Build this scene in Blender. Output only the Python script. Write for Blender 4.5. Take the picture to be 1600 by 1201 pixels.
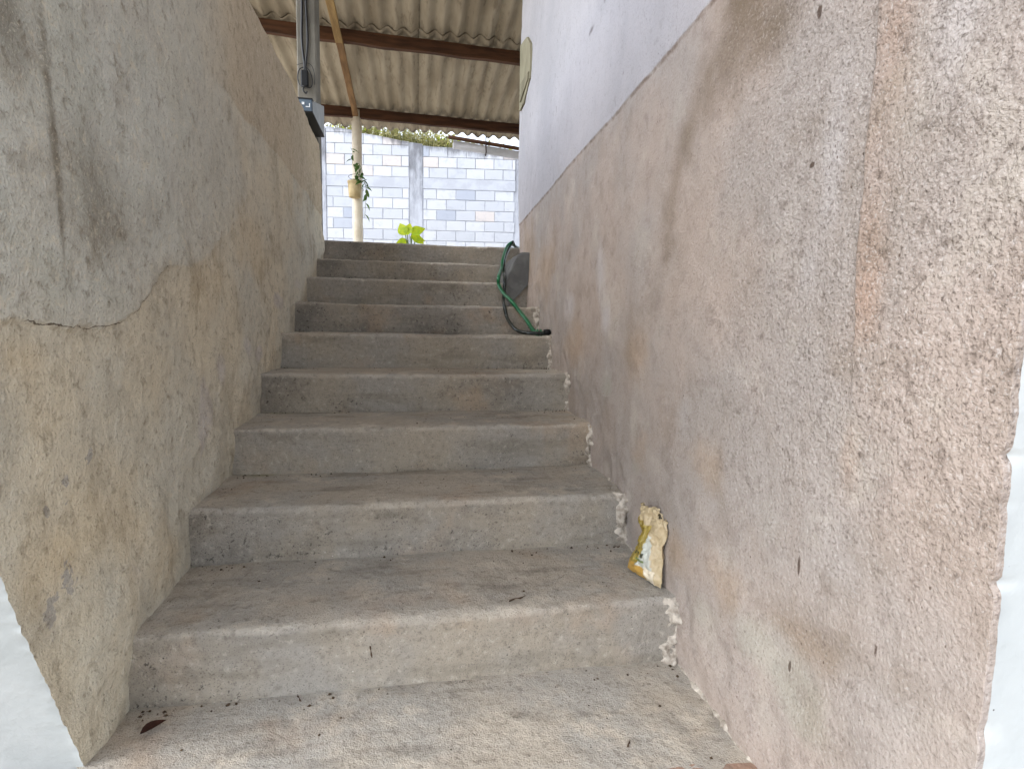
import bpy, math, random
import numpy as np
from mathutils import Vector, Matrix
random.seed(7)
for o in list(bpy.data.objects): bpy.data.objects.remove(o, do_unlink=True)
scn = bpy.context.scene
COL = scn.collection

# ------------------------------------------------------------------ camera
EYE = Vector((0, 0, 0.793))
YAW, PITCH, ROLL = 0.1706, -0.0955, 0.0147
cam = bpy.data.cameras.new('camera'); camo = bpy.data.objects.new('camera', cam); COL.objects.link(camo)
cam.sensor_width = 36; cam.lens = 19.50; cam.clip_start = 0.02; cam.clip_end = 2000
fwd = Vector((math.sin(YAW)*math.cos(PITCH), math.cos(YAW)*math.cos(PITCH), math.sin(PITCH)))
rgt = Vector((math.cos(YAW), -math.sin(YAW), 0)); up = rgt.cross(fwd)
r2 = rgt*math.cos(ROLL) + up*math.sin(ROLL); u2 = up*math.cos(ROLL) - rgt*math.sin(ROLL)
M = Matrix((r2, u2, -fwd)).transposed().to_4x4(); M.translation = EYE
camo.matrix_world = M; scn.camera = camo
scn.render.resolution_x = 1024; scn.render.resolution_y = 768

# ------------------------------------------------------------------ sky, sun, exposure
SUN_EL, SUN_AZ = math.radians(55), math.radians(250)       # azimuth clockwise from +Y: over the wall on the left
w = bpy.data.worlds.new('World'); scn.world = w; w.use_nodes = True
nt = w.node_tree; bg = nt.nodes['Background']
sky = nt.nodes.new('ShaderNodeTexSky'); sky.sky_type = 'NISHITA'; sky.sun_disc = False
sky.sun_elevation = SUN_EL; sky.sun_rotation = SUN_AZ; sky.dust_density = 1.5; sky.air_density = 1.0; sky.ozone_density = 1
hs = nt.nodes.new('ShaderNodeHueSaturation'); hs.inputs['Saturation'].default_value = 0.42   # overcast: the blue is greyed out
nt.links.new(sky.outputs[0], hs.inputs['Color']); nt.links.new(hs.outputs[0], bg.inputs['Color'])
bg.inputs['Strength'].default_value = 0.13
sun = bpy.data.lights.new('sun', 'SUN'); suno = bpy.data.objects.new('sun', sun); COL.objects.link(suno)
sun.energy = 0.5; sun.angle = math.radians(40); sun.color = (1, 0.98, 0.95)
sd = Vector((math.sin(SUN_AZ)*math.cos(SUN_EL), math.cos(SUN_AZ)*math.cos(SUN_EL), math.sin(SUN_EL)))
suno.rotation_euler = sd.to_track_quat('Z', 'Y').to_euler(); suno.location = (0, 0, 30)
vs = scn.view_settings; vs.view_transform = 'Standard'; vs.look = 'None'; vs.gamma = 1; vs.exposure = 2.5
vs.use_curve_mapping = False
scn.render.engine = 'CYCLES'; scn.cycles.max_bounces = 5; scn.cycles.diffuse_bounces = 3; scn.cycles.glossy_bounces = 2; scn.cycles.transmission_bounces = 2

# ------------------------------------------------------------------ numpy noise
_rng = np.random.RandomState(3)
_T = _rng.rand(4, 256, 256)
def vn(x, y, s=0):
    x = np.asarray(x, float) + 91.7*s; y = np.asarray(y, float) + 37.3*s
    xi = np.floor(x).astype(int); yi = np.floor(y).astype(int); fx = x - xi; fy = y - yi
    fx = fx*fx*fx*(fx*(fx*6-15)+10); fy = fy*fy*fy*(fy*(fy*6-15)+10)
    T = _T[s % 4]; a = T[xi & 255, yi & 255]; b = T[(xi+1) & 255, yi & 255]; c = T[xi & 255, (yi+1) & 255]; d = T[(xi+1) & 255, (yi+1) & 255]
    return (a*(1-fx)+b*fx)*(1-fy) + (c*(1-fx)+d*fx)*fy - 0.5
def fbm(x, y, s=0, o=3):
    t = 0; a = 1
    for i in range(o): t = t + a*vn(x*2**i, y*2**i, s+i); a *= .5
    return t
def sst(a, b, x): t = np.clip((x-a)/(b-a), 0, 1); return t*t*(3-2*t)
def gauss(y, z, lst):
    t = 0*y
    for cy, cz, ry, rz, amt in lst: t = t + amt*np.exp(-((y-cy)/ry)**2 - ((z-cz)/rz)**2)
    return t

# ------------------------------------------------------------------ materials
def C(r, g, b): return tuple((v/255/12.92 if v/255 <= .04045 else ((v/255+.055)/1.055)**2.4) for v in (r, g, b)) + (1,)
class NT:
    def __init__(s, name, rough=.9, spec=.2, world=False):
        s.h = None
        s.m = bpy.data.materials.new(name); s.m.use_nodes = True; s.t = s.m.node_tree; s.N = s.t.nodes; s.L = s.t.links
        s.b = s.N['Principled BSDF']; s.b.inputs['Roughness'].default_value = rough; s.b.inputs['Specular IOR Level'].default_value = spec
        s.co = s.N.new('ShaderNodeNewGeometry').outputs['Position'] if world else s.N.new('ShaderNodeTexCoord').outputs['Object']
    def put(s, sock, v):
        if isinstance(v, bpy.types.NodeSocket): s.L.new(v, sock)
        else: sock.default_value = v
    def scl(s, x, y, z, vec=None):
        n = s.N.new('ShaderNodeMapping'); n.inputs['Scale'].default_value = (x, y, z); s.L.new(vec or s.co, n.inputs['Vector']); return n.outputs[0]
    def noise(s, scale, detail=2, rough=.55, vec=None, dist=0):
        n = s.N.new('ShaderNodeTexNoise'); n.inputs['Scale'].default_value = scale; n.inputs['Detail'].default_value = detail
        n.inputs['Roughness'].default_value = rough; n.inputs['Distortion'].default_value = dist; s.L.new(vec or s.co, n.inputs['Vector']); return n.outputs['Fac']
    def vor(s, scale, vec=None, feat='F1'):
        n = s.N.new('ShaderNodeTexVoronoi'); n.feature = feat; n.inputs['Scale'].default_value = scale; s.L.new(vec or s.co, n.inputs['Vector']); return n.outputs['Distance']
    def attr(s, name):
        n = s.N.new('ShaderNodeAttribute'); n.attribute_name = name; return n.outputs['Fac']
    def acol(s, name):
        n = s.N.new('ShaderNodeAttribute'); n.attribute_name = name; return n.outputs['Color']
    def math(s, op, a, b=0.0, c=None):
        n = s.N.new('ShaderNodeMath'); n.operation = op; s.put(n.inputs[0], a); s.put(n.inputs[1], b)
        if c is not None: s.put(n.inputs[2], c)
        return n.outputs[0]
    def ramp(s, v, a, b, lo=0., hi=1.):
        n = s.N.new('ShaderNodeMapRange'); n.interpolation_type = 'SMOOTHSTEP'; s.put(n.inputs[0], v)
        n.inputs[1].default_value = a; n.inputs[2].default_value = b; n.inputs[3].default_value = lo; n.inputs[4].default_value = hi; return n.outputs[0]
    def mix(s, f, a, b, mode='MIX'):
        n = s.N.new('ShaderNodeMix'); n.data_type = 'RGBA'; n.blend_type = mode
        s.put(n.inputs[0], f); s.put(n.inputs[6], a); s.put(n.inputs[7], b); return n.outputs[2]
    def sep(s, vec=None):
        n = s.N.new('ShaderNodeSeparateXYZ'); s.L.new(vec or s.co, n.inputs[0]); return n.outputs
    def rand(s): return s.N.new('ShaderNodeObjectInfo').outputs['Random']
    def bump(s, h, dist, strength=1.0):                  # heights in metres add up; one bump node at the end
        t = s.math('MULTIPLY', h, dist*strength); s.h = t if s.h is None else s.math('ADD', s.h, t)
    def col(s, c):
        s.put(s.b.inputs['Base Color'], c)
        if s.h is not None:
            n = s.N.new('ShaderNodeBump'); n.inputs['Distance'].default_value = 1.0; s.L.new(s.h, n.inputs['Height']); s.L.new(n.outputs[0], s.b.inputs['Normal'])
        return s.m

def simple(name, c1, c2, scale=8, rough=.8, bs=0, bd=.002, spec=.2, vec=None, metal=0):
    n = NT(name, rough, spec); v = n.scl(*vec) if vec else None
    f = n.ramp(n.noise(scale, 4, .6, v), .3, .7)
    if bs: n.bump(n.noise(bs, 3, .6, v), bd)
    n.b.inputs['Metallic'].default_value = metal
    return n.col(n.mix(f, c1, c2))

# old lime-and-cement plaster of the wall with the level coping
def mat_left():
    n = NT('mottled_plaster', .92, .15, True)
    big = n.noise(1.7, 4, .6); mid = n.noise(6, 4, .62); fine = n.noise(38, 3, .65); grain = n.noise(190, 2, .7)
    streak = n.noise(5, 3, .55, n.scl(1, 1, .3))
    c = n.mix(n.ramp(big, .36, .62), C(212, 200, 176), C(202, 196, 180))
    c = n.mix(n.ramp(n.math('ADD', n.attr('ochre'), n.math('MULTIPLY', n.math('SUBTRACT', mid, .5), 1.2)), .25, .95, 0, .6), c, C(212, 192, 158))
    # grey cement coat with a crisp lower rim
    e = n.math('ADD', n.attr('cement'), n.math('MULTIPLY', n.math('SUBTRACT', n.noise(22, 3), .5), .02))
    cm = n.math('MULTIPLY', n.math('MULTIPLY', n.math('ADD', n.ramp(e, -.004, .006, 0, .6), n.ramp(e, -.05, .10, 0, .4)), n.attr('cementfade')), .95)
    cemc = n.mix(n.ramp(mid, .35, .65), C(186, 187, 178), C(206, 206, 198))
    c = n.mix(n.math('MULTIPLY', cm, .85), c, cemc)
    # ageing band along the top
    z = n.sep()[2]
    zb = n.math('ADD', z, n.math('MULTIPLY', n.math('SUBTRACT', n.noise(4, 3), .5), .06))
    c = n.mix(n.math('MULTIPLY', n.ramp(zb, 1.552, 1.566), n.attr('band')), c, C(190, 172, 146))
    c = n.mix(n.ramp(n.math('ADD', n.attr('dark'), n.math('MULTIPLY', n.math('SUBTRACT', mid, .5), 1.0)), .12, 1.0, 0, .75), c, C(98, 88, 70))
    c = n.mix(n.ramp(n.math('ADD', n.attr('light'), n.math('MULTIPLY', n.math('SUBTRACT', streak, .5), .9)), .2, 1.0, 0, .75), c, C(196, 191, 178))
    c = n.mix(n.ramp(n.math('ADD', n.attr('lilac'), n.math('MULTIPLY', n.math('SUBTRACT', mid, .5), 1.6)), .45, .9, 0, .6), c, C(196, 188, 184))
    fl = n.ramp(n.math('ADD', n.attr('flake'), n.math('MULTIPLY', n.math('SUBTRACT', n.noise(30, 4, .6, None, .5), .5), 1.7)), .62, .68)
    c = n.mix(n.math('MULTIPLY', fl, .85), c, C(168, 163, 156))
    # generic mottling, streaks, pits and specks
    c = n.mix(n.ramp(mid, .50, .72, 0, .32), c, C(126, 112, 90))
    c = n.mix(n.ramp(streak, .56, .74, 0, .28), c, C(130, 118, 98))
    c = n.mix(n.ramp(n.noise(15, 3, .65), .54, .70, 0, .30), c, C(132, 118, 96))
    c = n.mix(n.ramp(fine, .53, .72, 0, .42), c, C(112, 98, 78))
    c = n.mix(n.ramp(fine, .46, .28, 0, .45), c, C(222, 210, 186))
    c = n.mix(n.ramp(grain, .57, .72, 0, .48), c, C(104, 92, 74))
    c = n.mix(n.ramp(grain, .44, .30, 0, .40), c, C(226, 214, 192))
    sp = n.math('MULTIPLY', n.ramp(n.vor(55), .10, .05), n.ramp(n.noise(9, 2), .60, .68))
    c = n.mix(n.math('MULTIPLY', sp, .8), c, C(64, 56, 46))
    wsp = n.math('MULTIPLY', n.ramp(n.vor(34), .07, .03), n.ramp(n.noise(7.3, 2), .62, .66))
    c = n.mix(n.math('MULTIPLY', wsp, .8), c, C(226, 222, 212))
    ck = n.ramp(n.math('ABSOLUTE', n.math('ADD', n.attr('crack'), n.math('MULTIPLY', n.math('SUBTRACT', n.noise(30, 4), .5), .022))), .0016, .0004)
    ck = n.math('MULTIPLY', n.math('MULTIPLY', ck, n.attr('crackon')), n.ramp(n.noise(11, 3), .36, .52))
    c = n.mix(n.math('MULTIPLY', ck, .85), c, C(70, 54, 36))
    n.bump(fine, .006, 1); n.bump(grain, .0035, 1)
    return n.col(c)

# painted stucco of the house side wall
def mat_right():
    n = NT('worn_painted_stucco', .9, .2, True)
    mid = n.noise(5, 4, .62); fine = n.noise(36, 3, .65); grain = n.noise(180, 2, .7); big = n.noise(1.5, 4, .6)
    streak = n.noise(6, 4, .6, n.scl(1, 1, .25))
    rough = n.attr('rough')
    c = n.mix(n.ramp(big, .38, .62), C(178, 164, 154), C(167, 159, 153))
    c = n.mix(n.ramp(n.math('ADD', n.attr('ochre'), n.math('MULTIPLY', n.math('SUBTRACT', mid, .5), 1.3)), .25, 1.0, 0, .55), c, C(182, 157, 130))
    c = n.mix(n.ramp(n.math('ADD', n.attr('grey'), n.math('MULTIPLY', n.math('SUBTRACT', mid, .5), 1.2)), .3, .9, 0, .6), c, C(172, 170, 158))
    c = n.mix(n.ramp(n.math('ADD', n.attr('lilac'), n.math('MULTIPLY', n.math('SUBTRACT', streak, .5), 1.3)), .35, .9, 0, .6), c, C(198, 195, 196))
    o = n.math('ADD', n.attr('orange'), n.math('MULTIPLY', n.math('SUBTRACT', n.noise(9, 4), .5), 1.1))
    c = n.mix(n.ramp(o, .2, 1.1, 0, .50), c, C(176, 140, 114))
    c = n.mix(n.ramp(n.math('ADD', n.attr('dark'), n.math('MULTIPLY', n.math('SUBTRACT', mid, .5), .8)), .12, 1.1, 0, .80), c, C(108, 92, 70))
    c = n.mix(n.ramp(streak, .52, .80, 0, .4), c, C(150, 134, 120))
    c = n.mix(n.ramp(mid, .50, .72, 0, .42), c, C(138, 125, 110))
    c = n.mix(n.ramp(n.noise(17, 3, .65), .54, .70, 0, .30), c, C(130, 118, 110))
    c = n.mix(n.ramp(mid, .47, .28, 0, .45), c, C(198, 190, 178))
    # whitewashed upper part down to a level line
    z = n.sep()[2]
    zb = n.math('ADD', z, n.math('MULTIPLY', n.math('SUBTRACT', n.noise(14, 4, .6), .5), .012))
    up_ = n.ramp(zb, 1.494, 1.502)
    wc = n.mix(n.ramp(big, .35, .65), C(190, 187, 190), C(176, 174, 178))
    wc = n.mix(n.ramp(n.noise(6, 4, .65, n.scl(1, 1, .22)), .54, .8, 0, .45), wc, C(160, 156, 160))
    smd = n.math('MULTIPLY', n.ramp(n.noise(60, 3, .6, n.scl(1, 1, .3)), .62, .70), n.ramp(n.noise(3.2, 3), .5, .66))
    wc = n.mix(n.math('MULTIPLY', smd, .7), wc, C(120, 112, 112))
    wc = n.mix(n.ramp(n.attr('scratch'), .3, .9, 0, .7), wc, C(98, 88, 86))
    c = n.mix(up_, c, wc)
    rim = n.math('MULTIPLY', n.ramp(n.math('ABSOLUTE', n.math('SUBTRACT', zb, 1.493)), .010, .001), n.ramp(n.noise(20, 3), .42, .62))
    c = n.mix(n.math('MULTIPLY', rim, .6), c, C(122, 104, 92))
    # grit
    c = n.mix(n.math('MULTIPLY', n.ramp(fine, .53, .75, 0, .5), n.math('ADD', .3, rough)), c, C(96, 84, 74))
    c = n.mix(n.math('MULTIPLY', n.ramp(grain, .55, .70, 0, .5), n.math('ADD', .40, rough)), c, C(92, 82, 75))
    c = n.mix(n.math('MULTIPLY', n.ramp(grain, .45, .30, 0, .4), n.math('ADD', .35, rough)), c, C(206, 200, 196))
    sp = n.math('MULTIPLY', n.ramp(n.vor(48, n.scl(1, 1.5, .8)), .13, .06), n.ramp(n.noise(8, 2), .56, .62))
    c = n.mix(n.math('MULTIPLY', sp, .75), c, C(84, 66, 52))
    nt2 = n.ramp(n.attr('nick'), .35, .6)
    c = n.mix(n.math('MULTIPLY', nt2, .8), c, C(70, 52, 40))
    n.bump(n.math('MULTIPLY', fine, n.math('ADD', .10, rough)), .0026, 1)
    n.bump(n.math('MULTIPLY', n.noise(150, 2, .6), n.math('ADD', .25, rough)), .0036, 1)
    n.bump(grain, .0020, 1)
    return n.col(c)

def mat_white():
    n = NT('white_lime_paint', .85, .2, True)
    c = n.mix(n.ramp(n.noise(3, 4, .6), .4, .62), C(194, 198, 197), C(180, 185, 184))
    c = n.mix(n.ramp(n.noise(9, 5, .65, n.scl(1, 1, .35)), .60, .8, 0, .45), c, C(150, 154, 150))
    c = n.mix(n.math('MULTIPLY', n.ramp(n.vor(40), .07, .03), n.ramp(n.noise(11, 2), .58, .64)), c, C(70, 64, 58))
    n.bump(n.noise(45, 3, .6), .0015); return n.col(c)

def mat_step():
    n = NT('worn_concrete', .93, .15)
    oi = n.rand(); v = n.N.new('ShaderNodeVectorMath'); v.operation = 'ADD'
    cx = n.N.new('ShaderNodeCombineXYZ'); n.L.new(n.math('MULTIPLY', oi, 37.0), cx.inputs[0]); n.L.new(n.math('MULTIPLY', oi, 13.0), cx.inputs[1])
    n.L.new(n.co, v.inputs[0]); n.L.new(cx.outputs[0], v.inputs[1]); p = v.outputs[0]
    big = n.noise(3, 4, .6, p); mid = n.noise(9, 4, .65, p); fine = n.noise(60, 3, .65, p); grain = n.noise(300, 2, .6, p)
    hst = n.noise(9, 4, .6, n.scl(.35, 1.6, 1.6, p))
    tread = n.attr('tread')
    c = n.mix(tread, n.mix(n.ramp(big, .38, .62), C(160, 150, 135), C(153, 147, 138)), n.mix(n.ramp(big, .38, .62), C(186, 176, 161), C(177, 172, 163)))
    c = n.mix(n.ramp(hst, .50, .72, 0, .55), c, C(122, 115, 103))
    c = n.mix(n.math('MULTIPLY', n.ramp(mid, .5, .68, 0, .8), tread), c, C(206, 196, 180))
    c = n.mix(n.ramp(n.noise(4.3, 3, .6, p), .55, .75, 0, .35), c, C(184, 154, 124))
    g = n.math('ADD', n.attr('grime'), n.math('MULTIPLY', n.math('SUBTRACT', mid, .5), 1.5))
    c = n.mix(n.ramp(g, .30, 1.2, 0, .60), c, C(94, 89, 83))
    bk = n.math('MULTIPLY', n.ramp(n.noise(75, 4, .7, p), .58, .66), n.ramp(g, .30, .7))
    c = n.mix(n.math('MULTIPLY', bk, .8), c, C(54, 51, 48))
    wv = n.math('ADD', n.attr('wear'), n.math('MULTIPLY', n.math('SUBTRACT', n.noise(28, 4, .65, p), .5), 1.5))
    c = n.mix(n.ramp(wv, .45, 1.0, 0, .6), c, C(206, 196, 180))
    c = n.mix(n.ramp(n.math('ADD', n.attr('moss'), n.math('MULTIPLY', n.math('SUBTRACT', mid, .5), 1.0)), .35, 1.0, 0, .7), c, C(118, 122, 76))
    c = n.mix(n.ramp(fine, .53, .74, 0, .45), c, C(102, 94, 85))
    c = n.mix(n.ramp(fine, .46, .24, 0, .35), c, C(208, 199, 184))
    c = n.mix(n.ramp(grain, .56, .70, 0, .55), c, C(80, 73, 66))
    sp = n.math('MULTIPLY', n.ramp(n.vor(38, p), .085, .04), n.ramp(n.noise(6, 2, .5, p), .52, .58))
    c = n.mix(n.math('MULTIPLY', sp, .85), c, C(48, 42, 38))
    wsp = n.math('MULTIPLY', n.ramp(n.vor(46, n.scl(1.3, 1, 1, p)), .08, .04), n.ramp(n.noise(7, 2, .5, p), .56, .62))
    c = n.mix(n.math('MULTIPLY', wsp, .8), c, C(228, 222, 212))
    n.bump(mid, .006, .8); n.bump(fine, .004, 1); n.bump(grain, .0022, 1)
    return n.col(c)

def mat_block():
    n = NT('concrete_block', .95, .1); r = n.rand()
    c = n.mix(n.ramp(r, .1, .9), C(164, 167, 173), C(176, 178, 183))
    c = n.mix(n.ramp(r, .93, .95), c, C(178, 172, 169)); c = n.mix(n.ramp(r, .08, .05), c, C(150, 155, 165))
    c = n.mix(n.ramp(n.noise(7, 4, .65), .5, .75, 0, .35), c, C(132, 137, 147))
    z = n.attr('mould'); g = n.math('ADD', z, n.math('MULTIPLY', n.math('SUBTRACT', n.noise(9, 5, .65, n.scl(1, 1, .3)), .5), 1.5))
    c = n.mix(n.ramp(g, .35, .95, 0, .8), c, C(74, 74, 78))
    n.bump(n.noise(60, 3, .7), .004); return n.col(c)
def mat_mortar():
    n = NT('block_mortar', .95, .1)
    c = n.mix(n.ramp(n.noise(4, 4, .6), .38, .62), C(164, 167, 174), C(154, 157, 164))
    g = n.math('ADD', n.attr('mould'), n.math('MULTIPLY', n.math('SUBTRACT', n.noise(9, 5, .65, n.scl(1, 1, .3)), .5), 1.0))
    c = n.mix(n.ramp(g, .35, .95, 0, .8), c, C(74, 74, 78))
    n.bump(n.noise(30, 4, .7), .006); return n.col(c)

def mat_sheet():
    n = NT('fibre_cement', .95, .1)
    c = n.mix(n.ramp(n.noise(2, 4, .6, n.scl(1.5, .4, 1)), .38, .62), C(170, 159, 139), C(146, 135, 116))
    c = n.mix(n.ramp(n.noise(9, 4, .65, n.scl(2, .35, 1)), .52, .72, 0, .55), c, C(100, 88, 70))
    e = n.math('ADD', n.attr('lap'), n.math('MULTIPLY', n.math('SUBTRACT', n.noise(12, 4), .5), 1.3))
    c = n.mix(n.ramp(e, .35, .95, 0, .75), c, C(66, 56, 44))
    n.bump(n.noise(80, 3, .6), .003); return n.col(c)

def mat_leaf(name, c1, c2, trans=.35):
    n = NT(name, .5, .3); r = n.rand()
    col = n.mix(n.ramp(n.noise(14, 3), .35, .65), c1, c2); col = n.mix(n.math('MULTIPLY', r, .35), col, c2)
    tr = n.N.new('ShaderNodeBsdfTranslucent'); n.put(tr.inputs[0], col); mx = n.N.new('ShaderNodeMixShader'); mx.inputs[0].default_value = trans
    n.L.new(n.b.outputs[0], mx.inputs[1]); n.L.new(tr.outputs[0], mx.inputs[2]); n.L.new(mx.outputs[0], n.N['Material Output'].inputs[0])
    return n.col(col)

def mat_bag():
    n = NT('printed_foil', .38, .5); c = n.acol('print')
    c = n.mix(n.ramp(n.noise(55, 4, .6), .55, .75, 0, .35), c, C(120, 96, 60))
    n.bump(n.noise(45, 3, .6, None, 1.2), .006); return n.col(c)

MT = dict(left=mat_left(), right=mat_right(), white=mat_white(), step=mat_step(), block=mat_block(), mortar=mat_mortar(), sheet=mat_sheet(), bag=mat_bag(),
    wood=simple('dark_timber', C(84, 56, 38), C(52, 34, 24), 7, .8, 60, .004, vec=(.4, 3, 3)),
    redwood=simple('red_timber', C(94, 64, 44), C(62, 42, 30), 7, .8, 60, .004, vec=(.4, 3, 3)),
    lath=simple('yellow_timber', C(160, 132, 86), C(126, 100, 62), 7, .8, 60, .003, vec=(3, .4, 3)),
    lath2=simple('brown_timber', C(138, 106, 70), C(102, 76, 48), 7, .8, 60, .003, vec=(3, .4, 3)),
    post=simple('cream_post_paint', C(214, 206, 190), C(196, 184, 164), 5, .6, 30, .002),
    pot=simple('cream_clay', C(190, 172, 134), C(158, 138, 100), 9, .7, 40, .002),
    pole=simple('pole_concrete', C(126, 122, 113), C(106, 102, 94), 6, .9, 90, .002),
    cable=simple('black_rubber', C(22, 22, 23), C(34, 34, 35), 20, .45, 0, spec=.5),
    hoseg=simple('green_vinyl', C(22, 108, 66), C(12, 84, 50), 20, .32, 0, spec=.5),
    hoseb=simple('black_vinyl', C(24, 32, 30), C(36, 46, 44), 20, .25, 0, spec=.6),
    slate=simple('slate_plastic', C(92, 106, 118), C(78, 90, 102), 9, .5, 0),
    pale=simple('pale_plastic', C(168, 172, 174), C(150, 154, 156), 9, .5, 0),
    blackp=simple('black_plastic', C(18, 18, 19), C(26, 26, 27), 9, .5, 0),
    label=simple('white_print', C(228, 230, 232), C(216, 218, 220), 9, .6, 0),
    panel=simple('olive_sheet', C(158, 152, 128), C(138, 132, 110), 7, .8, 40, .002),
    paneld=simple('dull_olive_sheet', C(142, 136, 114), C(124, 118, 98), 7, .8, 40, .002),
    fresh=simple('fresh_cement', C(112, 112, 110), C(92, 92, 91), 9, .95, 70, .005),
    lime=simple('lime_mortar', C(206, 197, 184), C(140, 130, 118), 45, .95, 70, .006),
    brick=simple('red_brick', C(164, 134, 116), C(152, 132, 118), 22, .95, 60, .005),
    soil=simple('yard_soil', C(126, 108, 88), C(100, 84, 68), .8, .95, 14, .02),
    pave=simple('yard_concrete', C(178, 172, 162), C(150, 144, 134), .8, .95, 14, .01),
    hill=simple('hill_soil', C(120, 112, 76), C(92, 94, 58), 1.4, .95, 14, .02),
    crumb=simple('dark_crumb', C(52, 42, 34), C(88, 72, 56), 40, .95, 0),
    dleaf=simple('brown_leaf', C(46, 26, 20), C(66, 40, 30), 40, .6, 90, .001),
    twig=simple('twig_bark', C(60, 46, 34), C(84, 66, 50), 40, .9, 0),
    gutter=simple('gutter_grey', C(196, 198, 204), C(182, 184, 190), 5, .5, 0),
    rust=simple('rusty_iron', C(62, 44, 34), C(42, 32, 28), 20, .8, 60, .001),
    gleaf=mat_leaf('green_leaf', C(58, 84, 40), C(88, 116, 58)), yleaf=mat_leaf('lime_leaf', C(206, 212, 44), C(158, 186, 48), .45),
    wleaf=mat_leaf('weed_leaf', C(112, 118, 66), C(150, 142, 96)), stem=simple('green_stem', C(96, 108, 62), C(76, 88, 48), 20, .7, 0))

# ------------------------------------------------------------------ object helpers
def link(name, me, mat=None, parent=None, smooth=False):
    o = bpy.data.objects.new(name, me); COL.objects.link(o)
    if mat and not me.materials: me.materials.append(MT[mat])
    if smooth:
        me.polygons.foreach_set('use_smooth', [True]*len(me.polygons))
    if parent: o.parent = parent
    return o
def mesh(name, v, f):
    me = bpy.data.meshes.new(name); me.from_pydata([tuple(map(float, p)) for p in v], [], f); me.update(); return me
def empty(name, loc=(0, 0, 0)):
    o = bpy.data.objects.new(name, None); COL.objects.link(o); o.location = loc; o.empty_display_size = .1; return o
def tag(o, label=None, cat=None, group=None, kind=None):
    if label: o['label'] = label
    if cat: o['category'] = cat
    if group: o['group'] = group
    if kind: o['kind'] = kind
    return o
def fattr(me, name, vals):
    a = me.attributes.new(name, 'FLOAT', 'POINT'); a.data.foreach_set('value', np.asarray(vals, np.float32).ravel())
def grid_faces(nu, nv, flip=False):
    i, j = np.meshgrid(np.arange(nu-1), np.arange(nv-1), indexing='ij'); a = (i*nv+j).ravel()
    q = np.stack([a, a+nv, a+nv+1, a+1], 1)
    return (q[:, ::-1] if flip else q).tolist()
def grid_mesh(name, X, Y, Z, flip=False):
    nu, nv = X.shape; me = bpy.data.meshes.new(name)
    v = np.stack([X, Y, Z], -1).reshape(-1, 3); q = np.array(grid_faces(nu, nv, flip), np.int32)
    me.vertices.add(len(v)); me.vertices.foreach_set('co', v.astype(np.float32).ravel())
    me.loops.add(q.size); me.loops.foreach_set('vertex_index', q.ravel())
    me.polygons.add(len(q)); me.polygons.foreach_set('loop_start', np.arange(0, q.size, 4, dtype=np.int32))
    me.polygons.foreach_set('use_smooth', np.ones(len(q), bool)); me.update(calc_edges=True); me.validate(); return me
class MB:
    def __init__(s): s.v = []; s.f = []
    def box(s, x0, x1, y0, y1, z0, z1, ch=0):
        b = len(s.v)
        if not ch:
            s.v += [(x, y, z) for z in (z0, z1) for y in (y0, y1) for x in (x0, x1)]
            s.f += [tuple(b+i for i in q) for q in ((0,2,3,1),(4,5,7,6),(0,1,5,4),(2,6,7,3),(0,4,6,2),(1,3,7,5))]
        else:
            ring = lambda z, k: [(x0+k, y0, z), (x1-k, y0, z), (x1, y0+k, z), (x1, y1-k, z), (x1-k, y1, z), (x0+k, y1, z), (x0, y1-k, z), (x0, y0+k, z)]
            s.v += ring(z0, ch) + ring(z1, ch)
            s.f += [tuple(b+i for i in range(7, -1, -1)), tuple(b+8+i for i in range(8))] + [(b+i, b+(i+1) % 8, b+8+(i+1) % 8, b+8+i) for i in range(8)]
        return s
    def prism(s, pts, d):                       # pts: planar polygon, d: extrusion vector
        b = len(s.v); n = len(pts); d = Vector(d)
        s.v += [tuple(p) for p in pts] + [tuple(Vector(p)+d) for p in pts]
        s.f += [tuple(b+i for i in range(n-1, -1, -1)), tuple(b+n+i for i in range(n))] + [(b+i, b+(i+1) % n, b+n+(i+1) % n, b+n+i) for i in range(n)]; return s
    def tube(s, pts, r, n=8, caps=True):
        pts = [Vector(p) for p in pts]; b = len(s.v); k = len(pts); rr = r if isinstance(r, (list, tuple)) else [r]*k; up_ = None
        for i, p in enumerate(pts):
            t = (pts[min(i+1, k-1)] - pts[max(i-1, 0)]).normalized()
            if up_ is None: up_ = t.orthogonal().normalized()
            up_ = (up_ - t*up_.dot(t)).normalized(); sd_ = t.cross(up_)
            s.v += [tuple(p + (up_*math.cos(a) + sd_*math.sin(a))*rr[i]) for a in (2*math.pi*j/n for j in range(n))]
        for i in range(k-1):
            s.f += [(b+i*n+j, b+i*n+(j+1) % n, b+(i+1)*n+(j+1) % n, b+(i+1)*n+j) for j in range(n)]
        if caps: s.f += [tuple(b+j for j in range(n-1, -1, -1)), tuple(b+(k-1)*n+j for j in range(n))]
        return s
    def lathe(s, prof, cx, cy, n=20):
        b = len(s.v); k = len(prof)
        for r, z in prof: s.v += [(cx+r*math.cos(2*math.pi*j/n), cy+r*math.sin(2*math.pi*j/n), z) for j in range(n)]
        for i in range(k-1): s.f += [(b+i*n+j, b+i*n+(j+1) % n, b+(i+1)*n+(j+1) % n, b+(i+1)*n+j) for j in range(n)]
        s.f += [tuple(b+j for j in range(n-1, -1, -1)), tuple(b+(k-1)*n+j for j in range(n))]; return s
    def build(s, name, mat, parent=None, smooth=False): return link(name, mesh(name, s.v, s.f), mat, parent, smooth)
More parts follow.
